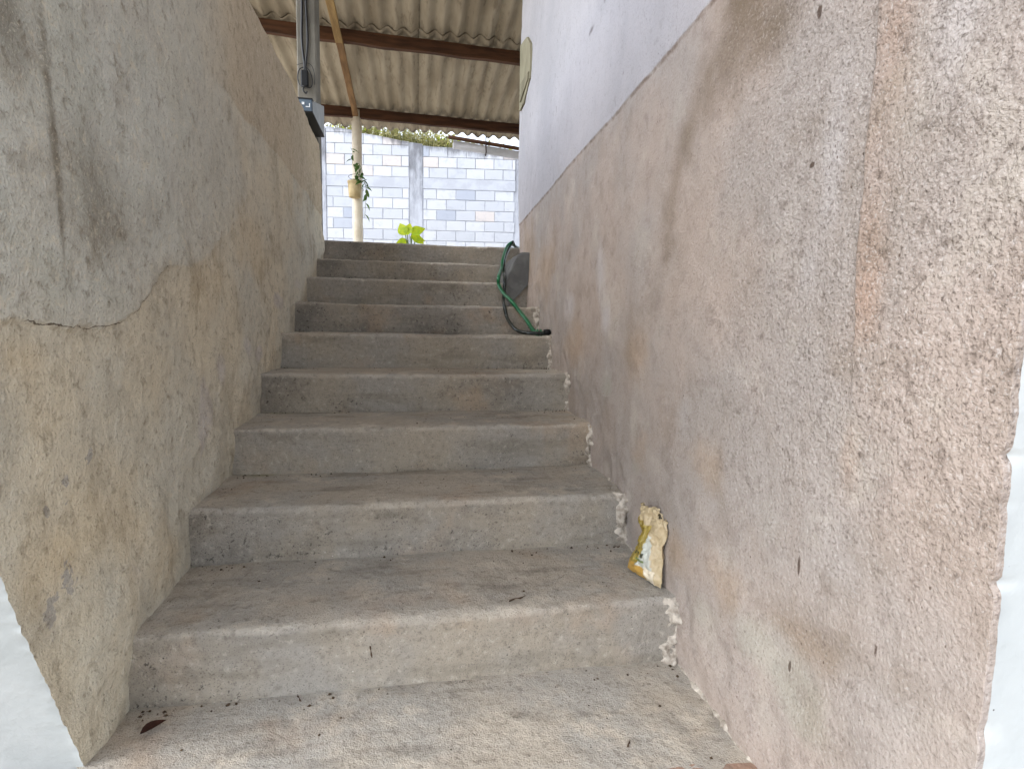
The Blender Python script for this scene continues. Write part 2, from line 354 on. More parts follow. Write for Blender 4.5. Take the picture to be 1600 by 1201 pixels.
def spline(pts, n=8):
    P = [Vector(p) for p in pts]; out = []
    for i in range(len(P)-1):
        a, b, c, d = P[max(i-1, 0)], P[i], P[i+1], P[min(i+2, len(P)-1)]
        for j in range(n):
            t = j/n; out.append(.5*((2*b) + (c-a)*t + (2*a-5*b+4*c-d)*t*t + (3*b-a-3*c+d)*t**3))
    return out + [P[-1]]

# ------------------------------------------------------------------ layout numbers (metres; z = 0 is the lowest visible tread)
RUN, Y1, SKEW = .36, 1.1986, .0035
ZT = [0, .1546, .3073, .4605, .6139, .7728, .9266, 1.0852, 1.2350, 1.4040]
GROUND, TERR = -.62, 1.400
XL = lambda y: -.577 - .0159*y
XR = lambda y: .598 + .0195*y
def nose_y(k): return Y1 + (k-1)*RUN
def stair_z(y):                                    # mean pitch line of the flight
    return np.interp(y, [nose_y(0), nose_y(9)], [ZT[0], ZT[9]])

# ------------------------------------------------------------------ setting: ground, terrace, hillside
tag(link('ground', mesh('ground', [(-300, -300, GROUND), (300, -300, GROUND), (300, 4.2, GROUND), (-300, 4.2, GROUND)], [(0, 1, 2, 3)]), 'soil'), kind='structure')
te = MB(); te.box(-120, 120, 4.40, 12.6, GROUND-.2, TERR-.006); te.box(-60, -1.30, 1.6, 4.398, GROUND-.2, TERR-.008)
tag(te.build('terrace_ground', 'pave'), kind='structure')
gx = np.linspace(-120, 120, 121); gy = np.linspace(12.45, 200, 60); GX, GY = np.meshgrid(gx, gy, indexing='ij')
GZ = 4.15 + np.minimum((GY-12.45)*.16, 7.5) + fbm(GX*.2, GY*.2, 1)*.5*sst(12.6, 16, GY)
tag(link('hillside', grid_mesh('hillside', GX, GY, GZ), 'hill'), kind='structure')

# ------------------------------------------------------------------ wall on the left of the flight
SL_Y = lambda z: 1.054 - .385*(z + .025)
ZTOP, YEND = 2.05, 4.0
zz = np.concatenate([np.linspace(-.64, -.06, 90)[:-1], np.linspace(-.06, 1.62, 330), np.linspace(1.62, ZTOP-.02, 60)[1:]])
tt = np.linspace(0, 1, 430)**1.35
Tm, Zm = np.meshgrid(tt, zz, indexing='ij')
Yed = SL_Y(Zm) + fbm(Zm*14, Zm*0, 2)*.004 + fbm(Zm*110, Zm*0, 3)*.004
Ym = Yed*(1-Tm) + YEND*Tm
above = Zm - stair_z(Ym)
crk_y = [.5, .917, 1.0, 1.05, 1.167, 1.265, 1.33, 1.385, 1.42, 1.457, 1.50, 1.553, 1.62, 1.75, 4]
crk_z = [.80, .798, .795, .79, .788, .804, .826, .856, .882, .913, .938, .946, .95, .98, 2.2]
cem = Zm - np.interp(Ym, crk_y, crk_z)
foot = np.exp(-(np.clip(above, -1, 2)/.16)**2)
D = fbm(Ym*1.3, Zm*1.3, 0)*.020 + fbm(Ym*5, Zm*5, 1)*.007 + fbm(Ym*18, Zm*18, 2)*.0032 + fbm(Ym*60, Zm*60, 3)*.0016
D += foot*(.010 + fbm(Ym*6, Zm*6, 3)*.020)
D += sst(-.004, .004, cem + fbm(Ym*30, Zm*30, 1)*.01)*.005*(1-sst(1.45, 1.7, Ym))
D += sst(1.55, 1.565, Zm)*.004*sst(1.7, 2.2, Ym)
D -= np.exp(-((Ym - 1.055 - .01*np.sin(Zm*9))/.006)**2)*.002*sst(.78, .9, Zm)
D[:, -3:] -= np.array([.002, .006, .016])
D *= sst(0, .02, Tm)*.8 + .2
Xm = XL(Ym) + D
leftw = empty('stair_wall', (-.6, 2.4, GROUND))
tag(leftw, 'mottled grey and ochre plaster wall with level top, left of the steps', 'wall')
def off(me, o):
    me.transform(Matrix.Translation(-Vector(o))); me.update()
lm = grid_mesh('plaster_face', Xm, Ym, Zm)
fattr(lm, 'cement', cem); fattr(lm, 'cementfade', (1-sst(1.45, 2.3, Ym))*(1-.3*sst(1.25, 1.5, Zm)))
fattr(lm, 'band', sst(1.7, 2.3, Ym)*.75)
fattr(lm, 'crack', np.where(Ym < 1.62, cem, 1)); fattr(lm, 'crackon', (1-sst(1.5, 1.6, Ym)).astype(float))
fattr(lm, 'dark', gauss(Ym, Zm, [(1.14, 1.11, .08, .16, .36), (1.24, 1.05, .14, .13, .38), (1.19, .96, .12, .08, .28), (.97, 1.25, .07, .12, .8), (1.52, 1.47, .12, .04, .35), (1.44, 1.06, .09, .06, .35), (2.65, 1.11, .25, .1, .3), (1.06, 1.2, .012, .25, .45), (1.06, .95, .010, .2, .3), (3.6, 1.5, .3, .2, .4)]))
fattr(lm, 'light', gauss(Ym, Zm, [(1.36, 1.46, .07, .05, .8), (1.50, 1.45, .08, .04, .9), (1.75, 1.46, .10, .05, .8), (.97, .96, .06, .09, .6), (.96, .84, .05, .04, .6), (1.8, 1.33, .15, .08, .5), (1.22, .87, .10, .04, .4), (1.34, 1.30, .1, .08, .5)]))
fattr(lm, 'ochre', gauss(Ym, Zm, [(.94, .74, .08, .04, .6), (1.0, .65, .14, .08, .6), (1.0, .42, .12, .12, .8), (2.24, 1.1, .35, .16, .9), (1.81, .91, .2, .12, .7), (1.58, .64, .12, .12, .5), (1.25, .4, .12, .16, .7), (1.40, .22, .12, .12, .7), (1.15, .15, .12, .15, .5), (3.1, 1.5, .6, .3, .6)]))
fattr(lm, 'lilac', gauss(Ym, Zm, [(1.72, .57, .05, .10, 1), (1.66, .47, .04, .08, 1), (2.28, .69, .07, .05, 1), (2.12, .73, .06, .06, .9), (2.63, .91, .14, .05, 1), (3.06, 1.02, .16, .06, .9), (1.48, .43, .05, .06, .8), (1.86, .66, .06, .06, .9), (1.25, .3, .05, .14, .6)]))
fattr(lm, 'flake', gauss(Ym, Zm, [(1.12, .55, .025, .035, .8), (.99, .49, .03, .02, .7), (1.04, .53, .02, .02, .6), (1.04, .49, .018, .02, .6), (1.04, .36, .035, .05, .75), (.99, .31, .03, .05, .7), (1.08, .47, .02, .02, .5)]))
off(lm, leftw.location); link('plaster_face', lm, 'left', leftw)
# rounded top, built from the same upper row
ax = np.concatenate([[0], np.linspace(0, 1, 6)[1:], [2, 3]])
tx = np.stack([Xm[:, -1] + d for d in (0, -.010, -.03, -.08, -.14, -.16)], 1); ty = np.repeat(Ym[:, -1:], 6, 1)
tz = np.stack([np.full(430, ZTOP-.02), np.full(430, ZTOP-.004), np.full(430, ZTOP+.003), np.full(430, ZTOP+.004), np.full(430, ZTOP), np.full(430, ZTOP-.2)], 1) + fbm(ty*14, tx*14, 2)*.004*np.array([0, 1, 1, 1, 1, 1])
tm = grid_mesh('coping', tx, ty, tz)
off(tm, leftw.location); link('coping', tm, 'left', leftw)
cb = MB()
cb.prism([(XL(YEND)-.16, YEND-.002, TERR-2.1), (XL(YEND)-.16, YEND-.002, ZTOP-.03), (XL(0)-.16, SL_Y(ZTOP)+.03, ZTOP-.03), (XL(0)-.16, SL_Y(GROUND)+.03, GROUND)], (-.02, 0, 0))
o = cb.build('back_face', 'left', leftw); off(o.data, leftw.location)
# white front of the retaining wall, meeting the plaster edge
nx = 60; sx = np.linspace(0, 1, nx)**1.6*3.4
FX, FZ = np.meshgrid(sx, zz, indexing='ij')
e0x = Xm[0][None, :]; e0y = Ym[0][None, :]
fade = np.exp(-FX/.004)
WX = e0x - FX; WY = e0y*fade + (SL_Y(FZ))*(1-fade) + fbm(FX*5, FZ*5, 1)*.003*(1-fade)
wm = grid_mesh('painted_front', WX, WY, FZ, True); off(wm, leftw.location); link('painted_front', wm, 'white', leftw)
fe = MB(); fe.box(-.83, XL(YEND)-.012, YEND-.02, YEND, .9, ZTOP-.01); o = fe.build('end_face', 'left', leftw); off(o.data, leftw.location)

# ------------------------------------------------------------------ house on the right: its side wall carries the flight
house = empty('house', (2.6, 2.1, GROUND))
tag(house, 'house with whitewashed and rough stucco side wall, right of the steps', 'house')
YN, YF, HZ = .474, 3.74, 3.72
zz2 = np.concatenate([np.linspace(-.64, -.04, 80)[:-1], np.linspace(-.04, 1.60, 400), np.linspace(1.60, HZ, 90)[1:]])
tt2 = np.linspace(0, 1, 560)**1.7
Tm, Zm = np.meshgrid(tt2, zz2, indexing='ij')
chip = fbm(Zm*9, Zm*0, 2)*.004 + fbm(Zm*60, Zm*0, 3)*.0015 + 0.006*np.exp(-((Zm-.67)/.005)**2) + .007*np.exp(-((Zm-.53)/.006)**2) + .003*np.exp(-((Zm-.36)/.012)**2)
Ym = (YN + chip)*(1-Tm) + YF*Tm
rough = (1-sst(.62, 1.35, Ym + .25*(Zm-.9) + fbm(Ym*5, Zm*5, 1)*.15))*(.35 + .65*sst(.35, .75, Zm)) * .9 + .06
ridge = .694 + .012*(Zm-.8) + fbm(Zm*6, Zm*0, 1)*.008
above = Zm - stair_z(Ym)
D = fbm(Ym*1.2, Zm*1.2, 2)*.014 + fbm(Ym*5, Zm*5, 3)*.005 + fbm(Ym*20, Zm*20, 0)*.0022
D += rough*(fbm(Ym*75, Zm*75, 1)*.0012 + fbm(Ym*160, Zm*160, 2)*.0012)
D += sst(-.004, .004, ridge - Ym)*.0035*sst(.6, .75, Zm)
D += sst(1.490, 1.499, Zm + fbm(Ym*30, Zm*30, 2)*.006)*.003
D += np.exp(-(above/.10)**2)*fbm(Ym*9, Zm*9, 1)*.014
D[:3] -= np.array([.010, .004, .001])[:, None]; D[-3:] -= np.array([.001, .004, .010])[:, None]
Xm = XR(Ym) - D
rm = grid_mesh('side_wall', Xm, Ym, Zm, True)
fattr(rm, 'rough', rough)
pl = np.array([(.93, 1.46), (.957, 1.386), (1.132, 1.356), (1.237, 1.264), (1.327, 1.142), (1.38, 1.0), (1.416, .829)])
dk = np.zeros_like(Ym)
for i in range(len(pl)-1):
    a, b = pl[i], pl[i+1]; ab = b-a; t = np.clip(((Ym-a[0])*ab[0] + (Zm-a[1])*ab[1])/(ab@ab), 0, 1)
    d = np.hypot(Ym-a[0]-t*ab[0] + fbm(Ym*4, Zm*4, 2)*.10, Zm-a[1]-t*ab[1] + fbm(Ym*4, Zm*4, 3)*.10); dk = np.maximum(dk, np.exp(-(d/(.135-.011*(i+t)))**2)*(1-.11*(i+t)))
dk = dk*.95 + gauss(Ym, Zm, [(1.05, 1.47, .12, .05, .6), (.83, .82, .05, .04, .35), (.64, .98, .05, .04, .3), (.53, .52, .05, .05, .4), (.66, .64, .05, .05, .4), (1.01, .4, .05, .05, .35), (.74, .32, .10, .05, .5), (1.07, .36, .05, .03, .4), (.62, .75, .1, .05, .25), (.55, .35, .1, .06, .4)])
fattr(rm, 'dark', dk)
fattr(rm, 'ochre', gauss(Ym, Zm, [(1.1, .52, .10, .08, .7), (1.0, .3, .10, .08, .8), (1.5, .72, .12, .12, .7), (2.87, 1.12, .35, .18, .8), (2.19, .74, .2, .14, .9), (1.21, .27, .08, .08, .7), (1.47, .47, .12, .10, .7), (.75, .3, .1, .05, .5), (3.4, 1.3, .3, .2, .7)]))
fattr(rm, 'grey', gauss(Ym, Zm, [(1.07, .18, .08, .06, .8), (.88, .23, .08, .06, .9), (.76, .2, .08, .08, .8), (.87, .46, .06, .1, .5), (1.77, .62, .08, .06, .8), (1.5, .40, .06, .05, .6), (.6, 1.1, .12, .2, .5)]))
fattr(rm, 'lilac', gauss(Ym, Zm, [(1.88, 1.01, .08, .14, .9), (1.79, .84, .08, .10, .9), (2.31, .9, .15, .10, .7), (.765, 1.2, .045, .16, .5), (.76, 1.02, .04, .10, .45), (.81, .89, .04, .08, .5), (1.25, .62, .12, .12, .6), (.57, 1.15, .07, .12, .6), (1.6, 1.2, .15, .15, .5)]))
org = (Ym < ridge)*np.exp(-((ridge-Ym)/.075)**2)*sst(.66, .86, Zm)*.55 + gauss(Ym, Zm, [(.675, .86, .035, .10, .6), (.69, .62, .03, .08, .75), (.66, 1.2, .03, .1, .3)])
fattr(rm, 'orange', org)
a = np.array((1.80, 1.93)); b = np.array((2.42, 1.86)); ab = b-a; t = np.clip(((Ym-a[0])*ab[0]+(Zm-a[1])*ab[1])/(ab@ab), 0, 1)
d = np.hypot(Ym-a[0]-t*ab[0], (Zm-a[1]-t*ab[1]) - .02*np.sin(t*5)); fattr(rm, 'scratch', np.exp(-(d/(.006+.012*(1-t)))**2)*(.5+fbm(Ym*30, Zm*10, 1)))
fattr(rm, 'nick', gauss(Ym, Zm, [(.78, .42, .004, .02, 1), (.79, .24, .004, .012, 1), (.815, 1.29, .006, .012, 1), (.81, 1.06, .008, .005, 1), (.62, .37, .003, .014, .8)]))
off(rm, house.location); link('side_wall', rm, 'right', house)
nx = 50; sx = np.linspace(0, 1, nx)**1.6*4.2
FX, FZ = np.meshgrid(sx, zz2, indexing='ij'); fade = np.exp(-FX/.004)
WX = Xm[0][None, :] + FX; WY = Ym[0][None, :]*fade + YN*(1-fade) + fbm(FX*5, FZ*5, 1)*.003*(1-fade)
wm = grid_mesh('front_wall', WX, WY, FZ); off(wm, house.location); link('front_wall', wm, 'white', house)
WX = Xm[-1][None, :] + FX; WY = Ym[-1][None, :] + 0*FX
wm = grid_mesh('rear_wall', WX, WY, FZ, True); off(wm, house.location); link('rear_wall', wm, 'right', house)
hb = MB(); hb.box(.72, 4.7, YN+.05, YF-.05, HZ-.08, HZ-.01); o = hb.build('ceiling_slab', 'fresh', house); off(o.data, house.location)

# ------------------------------------------------------------------ the flight of steps
stairs = empty('staircase', (0, nose_y(0), GROUND))
tag(stairs, 'worn concrete staircase rising between the two plaster walls', 'stairs')
def make_step(k, ztop, zlow, depth=RUN, width=(0, 0)):
    yn = nose_y(k); nT, nR, nN = 34, 22, 8; r = .013 + .006*random.random()
    prof = [(yn + depth + .03 - i*(depth + .03 - r)/nT, ztop, 1., 1.) for i in range(nT)]
    prof += [(yn + r - r*math.sin(a), ztop - r + r*math.cos(a), 1-a/(math.pi/2), 1-a/(math.pi/2)) for a in (math.pi/2*i/nN for i in range(nN))]
    prof += [(yn, ztop - r - (ztop-r-zlow+.03)*i/nR, 0., 0.) for i in range(nR+1)]
    P = np.array(prof); nP = len(P); nX = 210
    s = np.linspace(0, 1, nX)[:, None]; Yb = P[None, :, 0]; Zb = P[None, :, 1]
    xl = XL(Yb) - (.03*sst(1.03, 1.07, Yb) if k < 1 else .03) + width[0]; xr = XR(Yb) + .03 + width[1]
    X = xl*(1-s) + xr*s; Y = Yb + SKEW*X; Z = Zb + 0*X
    ty = P[None, :, 3]; sdk = k*7.3
    d = fbm(X*3+sdk, (Y+Z)*3, 0)*.005 + fbm(X*11+sdk, (Y+Z)*11, 1)*.0035 + fbm(X*45+sdk, (Y+Z)*45, 2)*.0016
    edge = np.exp(-((np.hypot(Yb-yn, Zb-ztop))/.02)**2)
    chipn = np.clip(fbm(X*26+sdk, X*0+k, 1)-.18, 0, 1)*edge
    Z = Z + d*ty - chipn*.016 - .006*np.exp(-((X-.02)/.35)**2)*edge
    Y = Y - d*(1-ty)*1.2 + chipn*.014 + fbm(X*2.2+sdk, X*0, 2)*.005*(1-.7*ty)
    me = grid_mesh('step', X, Y, Z)
    hR = np.clip((Zb - zlow)/(ztop-zlow), 0, 1)
    lefty = np.exp(-(X-xl)/.16); righty = np.exp(-(xr-X)/.10)
    # patches of mould: own shapes, strongest low on the riser and in the corners by the walls
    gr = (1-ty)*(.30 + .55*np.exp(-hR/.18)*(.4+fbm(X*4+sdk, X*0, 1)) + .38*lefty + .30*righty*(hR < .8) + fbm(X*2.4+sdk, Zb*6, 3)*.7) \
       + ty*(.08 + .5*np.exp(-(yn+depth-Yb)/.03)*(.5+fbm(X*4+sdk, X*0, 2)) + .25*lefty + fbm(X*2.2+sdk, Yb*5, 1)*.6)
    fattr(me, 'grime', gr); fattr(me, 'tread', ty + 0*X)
    fattr(me, 'wear', edge*(.62+fbm(X*3+sdk, X*0, 0)*.8)*(.5+.5*ty) + ty*(fbm(X*3.1+sdk, Yb*7, 2)*.5))
    fattr(me, 'moss', (1-ty)*np.exp(-hR/.12)*lefty*.7 + ty*np.exp(-(yn+depth-Yb)/.08)*np.exp(-((X-xl-.12)/.12)**2)*(.8 if k in (2, 3, 4) else .3))
    off(me, stairs.location)
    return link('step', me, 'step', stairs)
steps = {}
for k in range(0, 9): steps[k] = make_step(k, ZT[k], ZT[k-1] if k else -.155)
steps[9] = make_step(9, ZT[9], ZT[8], .40, (-.0, .30))
for k, z in ((-1, -.155), (-2, -.31), (-3, -.465)): steps[k] = make_step(k, z, z-.155)

# lime mortar strips where the risers were made good against the house wall, and crumbs of it along the tread edges
def strip(k, wd, z0, z1, parent, mat='lime', proud=.020, side=1):
    yn = nose_y(k); n = 26; nw = 7; s_ = np.linspace(0, 1, n)[:, None]; q = np.linspace(0, 1, nw)[None, :]
    xw = XR(yn) + .004
    wl = wd*(1 + fbm(s_*9+k*3, s_*0, 1)*.6)
    X = xw - wl*(1-q); Z = z0 + (z1-z0)*s_ + 0*q
    bulge = np.sin(np.clip(q, 0, 1)*math.pi*.5)**.6
    Y = yn + SKEW*X + .012 - (proud+.014)*bulge*(.75+fbm(X*60+k, Z*60, 2)*.9) - fbm(X*25+k, Z*25, 3)*.006
    Y = np.where(s_ > .96, Y+.008, Y)
    me = grid_mesh('mortar_strip', X, Y, Z); off(me, stairs.location); o = link('mortar_strip', me, mat, parent); o.matrix_parent_inverse = Matrix(); return o
for k, wd in ((1, .045), (2, .040), (3, .034), (4, .030), (5, .026), (6, .030)):
    strip(k, wd, ZT[k-1]-.004, ZT[k]+.002, steps[k])
strip(4, .012, ZT[3], ZT[4]+.004, steps[4], 'fresh', .022)
def bead(k, parent):
    n = 60; y = np.linspace(nose_y(k)+.005, nose_y(k+1), n)[:, None]; a = np.linspace(0, math.pi/2, 6)[None, :]
    r = np.clip(.004 + fbm(y*26, y*0+k, 1)*.008 + fbm(y*80, y*0+k, 2)*.006, .0008, .015)
    X = XR(y) + .006 - (r+.006)*np.cos(a) - 0*y; Z = ZT[k] - .004 + (r+.004)*np.sin(a)*1.1; Y = y + 0*a + fbm(y*40, a*9, 3)*.004
    me = grid_mesh('mortar_bead', X, Y, Z); off(me, stairs.location); o = link('mortar_bead', me, 'lime', parent); return o
for k in range(0, 6): bead(k, steps[k])
# grey cement wedge in the corner of the upper steps
n = 40; uu = np.linspace(0, 1, n)
prof = [(.545, .935), (.532, 1.02), (.538, 1.115), (.575, 1.205), (.615, 1.262), (.70, 1.262)]
Pv = spline([(p[0], 0, p[1]) for p in prof], 6); px_ = np.array([p.x for p in Pv])[:, None]; pz_ = np.array([p.z for p in Pv])[:, None]
yy = np.concatenate([[0, 0, 0], np.linspace(0, 1, 24)])[None, :]; sh = np.concatenate([[.0, .5, .93], np.ones(24)])[None, :]
Y = 3.335 + yy*.42 + (1-sh)*.004; X = .665 + (px_-.665)*sh; Z = 1.07 + (pz_-1.07)*sh
X = X + fbm(Y*14, Z*14, 1)*.012; Y = Y + fbm(X*18, Z*18, 2)*.010
wm = grid_mesh('cement_wedge', X, Y, Z, True); off(wm, stairs.location); link('cement_wedge', wm, 'fresh', stairs)
# bricks laid bare in the broken front of the lowest tread
for bx, by, bw, rz in ((.475, .856, .085, .06), (.585, .847, .07, -.10)):
    b = MB(); b.box(-bw/2, bw/2, -.028, .026, -.06, .001, .012); o = b.build('brick', 'brick', stairs)
    o.location = Vector((bx, by, 0)) - stairs.location; o.rotation_euler.z = rz

# ------------------------------------------------------------------ porch roof over the head of the flight, extended unseen to block near light
ROOF = lambda y: 3.895 - .07*(y-6.0)
roof = empty('porch_roof', (0, 6, 3.6))
tag(roof, 'corrugated fibre cement roof on dark purlins above the top of the steps, with unseen rows added toward the viewer to block light', 'roof')
PIT = .16; per = 7
def sheet_mesh(L):
    n = per*12+1; x = np.linspace(0, per*PIT, n); yv = np.linspace(0, L, 14); X, Y = np.meshgrid(x, yv, indexing='ij')
    zc = np.cos(X/PIT*2*math.pi)*.024 - .07*Y
    me = grid_mesh('roof_sheet', X, Y, zc - .006, True)
    b1 = [(v.co.x, v.co.y, v.co.z) for v in me.vertices]; f1 = [tuple(p.vertices) for p in me.polygons]
    N_ = len(b1); v2 = [(p[0], p[1], p[2]+.007) for p in b1]; f2 = [tuple(N_+i for i in reversed(f)) for f in f1]
    rim = [(i*14, (i+1)*14, N_+(i+1)*14, N_+i*14) for i in range(n-1)] + [((i+1)*14+13, i*14+13, N_+i*14+13, N_+(i+1)*14+13) for i in range(n-1)]
    rim += [(j+1, j, N_+j, N_+j+1) for j in range(13)] + [((n-1)*14+j, (n-1)*14+j+1, N_+(n-1)*14+j+1, N_+(n-1)*14+j) for j in range(13)]
    m2 = mesh('roof_sheet', b1+v2, f1+f2+rim)
    m2.polygons.foreach_set('use_smooth', [True]*(2*len(f1)) + [False]*len(rim))
    co = np.array(b1+v2); edge = np.minimum(np.abs(co[:, 0]-.02), np.abs(per*PIT-co[:, 0]))
    fattr(m2, 'lap', .8*np.exp(-(L-co[:, 1])/.12)*(np.cos(co[:, 0]/PIT*2*math.pi) < .2) + .55*np.exp(-edge/.03) + .25*np.exp(-co[:, 1]/.2))
    m2.materials.append(MT['sheet']); return m2
sm = sheet_mesh(2.44)
for row, y0 in enumerate((6.18, 3.88, 1.58, -.72, -3.02, -5.32)):  # rows over and behind the camera are unseen, added to block sun and sky
    for i in range(-1, 5):  # sheets stop short on the left to let light onto the house wall
        o = link('roof_sheet', sm, None, roof)
        o.location = Vector((-1.09 + i*.96 + random.uniform(-.006, .006), y0 + random.uniform(-.015, .015), ROOF(y0) + .008*(i % 2) + .014*row)) - roof.location
def beam(y, dy, mat, h=.125, wd=.06, x0=-2.0, x1=4.6, sag=.01):
    b = MB(); n = 24; vs_ = []
    for i in range(n+1):
        x = x0 + (x1-x0)*i/n; yc = y + dy*x; zt = ROOF(yc) - .031 - sag*0 + .002*math.sin(i*1.7)
        hh = h + .006*math.sin(i*2.3+y)
        b.v += [(x, yc-wd/2, zt), (x, yc+wd/2, zt), (x, yc+wd/2, zt-hh), (x, yc-wd/2, zt-hh)]
    for i in range(n): b.f += [(4*i+j, 4*i+(j+1) % 4, 4*i+4+(j+1) % 4, 4*i+4+j) for j in range(4)]
    b.f += [(0, 3, 2, 1), (4*n, 4*n+1, 4*n+2, 4*n+3)]
    o = b.build('purlin', mat, roof); off(o.data, roof.location); return o
beam(6.27, .045, 'redwood'); beam(8.02, .05, 'wood'); beam(3.98, .02, 'wood'); beam(1.85, .0, 'wood'); beam(-.40, .0, 'wood'); beam(-2.6, .0, 'wood'); beam(-4.8, .0, 'wood')  # the nearest purlins belong to the added, unseen rows
def lath(p, q, wd, h, mat):
    b = MB(); p = Vector(p); q = Vector(q); n = 10
    for i in range(n+1):
        c_ = p.lerp(q, i/n) + Vector((.002*math.sin(i*1.9), 0, .002*math.sin(i*2.7)))
        b.v += [(c_.x-wd/2, c_.y, c_.z-h/2), (c_.x+wd/2, c_.y, c_.z-h/2), (c_.x+wd/2, c_.y, c_.z+h/2), (c_.x-wd/2, c_.y, c_.z+h/2)]
    for i in range(n): b.f += [(4*i+j, 4*i+(j+1) % 4, 4*i+4+(j+1) % 4, 4*i+4+j) for j in range(4)]
    b.f += [(0, 3, 2, 1), (4*n, 4*n+1, 4*n+2, 4*n+3)]
    o = b.build('batten', mat, roof); off(o.data, roof.location)
lath((-.735, 4.0, 3.715), (-.775, 6.22, 3.70), .070, .035, 'lath')
lath((-.77, 6.17, 3.70), (-.80, 8.05, 3.62), .070, .035, 'lath2')

# gutter hung beyond the eave
g = empty('gutter', (1.3, 8.75, 3.6)); tag(g, 'pale grey gutter under a dark board at the eave, right end', 'gutter')
b = MB(); b.prism([(.47, 8.70, 3.665), (2.6, 8.70, 3.47), (2.6, 8.70, 3.52), (.47, 8.70, 3.715)], (0, .03, 0)); o = b.build('board', 'wood', g); off(o.data, g.location)
b = MB(); n = 12
for i in range(2):
    x, zc = ((.55, 3.655), (2.6, 3.467))[i]
    b.v += [(x, 8.80+.065*math.cos(a), zc+.105*math.sin(a)) for a in (-math.pi*j/n for j in range(n+1))]
    b.v += [(x, 8.80+.061*math.cos(a), zc+.101*math.sin(a)) for a in (-math.pi*j/n for j in range(n+1))]
m_ = 2*(n+1)
for j in range(n): b.f += [(j, j+1, m_+j+1, m_+j), (n+1+j+1, n+1+j, m_+n+1+j, m_+n+2+j), (j, n+1+j, n+2+j, j+1)]
o = b.build('trough', 'gutter', g, True); off(o.data, g.location)
b = MB(); b.tube([(1.04, 8.69, 3.76), (1.04, 8.685, 3.60), (1.045, 8.685, 3.50), (1.05, 8.80, 3.48)], .010, 6); o = b.build('strap', 'rust', g); off(o.data, g.location)

# ------------------------------------------------------------------ porch post and hanging pot
b = MB(); b.lathe([(.068, TERR), (.068, 2.4), (.066, 3.0), (.066, 3.55), (.05, 3.56), (.05, 3.70)], 0, 0, 24)
o = b.build('porch_post', 'post', None, True); off(o.data, (0, 0, TERR)); o.location = (-.79, 7.98, TERR)
tag(o, 'round cream porch post carrying the roof edge', 'post')
pot = empty('hanging_planter', (-.81, 7.83, 2.53)); tag(pot, 'cream pot with trailing green vine tied to the porch post', 'planter')
b = MB(); b.lathe([(.070, 0), (.076, .004), (.084, .10), (.087, .185), (.093, .188), (.093, .21), (.085, .21), (.083, .18), (.02, .175)], 0, 0, 24); o = b.build('pot', 'pot', pot, True)
o.location = (0, -.0, 0)
b = MB()
for zz_ in (.12, .285): b.tube([(.095*math.cos(a)*1.0+.01, .075+.145*math.sin(a), zz_+.006*math.cos(a)) for a in (2*math.pi*i/20 for i in range(21))], .003, 5)
b.build('tie_wire', 'rust', pot)
def leaf_mesh(name, L, W, fold=.25, curl=.25, n=5):
    v = []; f = []
    for i in range(n+1):
        t = i/n; hw = W*math.sin(math.pi*min(1, t*.98+.02)**.8)*.5 + .0005; z = -curl*L*t*t
        v += [(t*L, -hw, z+hw*fold*2), (t*L, 0, z), (t*L, hw, z+hw*fold*2)]
    for i in range(n): f += [(3*i, 3*i+3, 3*i+4, 3*i+1), (3*i+1, 3*i+4, 3*i+5, 3*i+2)]
    return mesh(name, v, f)
lf = leaf_mesh('leaf', .10, .042)
vines = [[(.02, -.03, .2), (.02, -.06, .32), (-.02, -.07, .45), (-.01, -.06, .56), (-.04, -.05, .62)],
         [(.03, -.03, .2), (.07, -.07, .30), (.05, -.08, .42), (.09, -.08, .38), (.12, -.06, .28)],
         [(.05, 0, .2), (.12, -.04, .22), (.15, -.05, .12), (.15, -.05, .0), (.14, -.05, -.12), (.13, -.05, -.26)],
         [(.05, -.05, .2), (.13, -.08, .18), (.17, -.08, .08), (.16, -.08, -.04)]]
rl = random.Random(5)
for vn_ in vines:
    pts = spline(vn_, 6); b = MB(); b.tube(pts, .003, 5); b.build('stem', 'stem', pot)
    for i in range(4, len(pts), 3):
        if vn_ is vines[2] and i > 16 and i % 2: continue
        o = link('leaf', lf, 'gleaf', pot, True); o.location = pts[i]
        o.rotation_euler = (rl.uniform(-.8, .8), rl.uniform(.1, .9), rl.uniform(0, 6.28)); s_ = rl.uniform(.7, 1.15); o.scale = (s_, s_, s_)
for i in range(9):
    o = link('leaf', lf, 'gleaf', pot, True); o.location = (.02+rl.uniform(-.06, .08), -.03+rl.uniform(-.05, .04), .2)
    o.rotation_euler = (rl.uniform(-.5, .5), rl.uniform(-1.0, .3), rl.uniform(-2.6, .8))

# lime-green plant on the terrace
pl_ = empty('garden_plant', (-.06, 6.9, TERR)); tag(pl_, 'bright lime green leafy plant showing above the top step', 'plant')
bl = leaf_mesh('leaf', .20, .17, .10, .30, 7)
for (x, y, z, rx, ry, rz, s_) in ((-.07, 0, .52, 1.2, -2.1, .1, .95), (-.05, -.01, .52, 1.35, -1.45, -.2, .9), (.0, -.03, .53, 1.15, -.55, -.2, 1.05), (-.01, -.05, .50, 1.0, .25, .15, 1.1), (.04, .02, .48, .9, -.1, .2, .8), (-.05, .05, .46, 1.2, 2.7, .2, .9)):
    o = link('leaf', bl, 'yleaf', pl_, True); o.location = (x, y, z); o.rotation_euler = (rx, ry, rz); o.scale = (s_*.82,)*3
    b = MB(); b.tube(spline([(x*.2, y*.2, 0), (x*.5, y*.5, z*.5), (x, y, z)], 5), .006, 5); b.build('stem', 'stem', pl_)

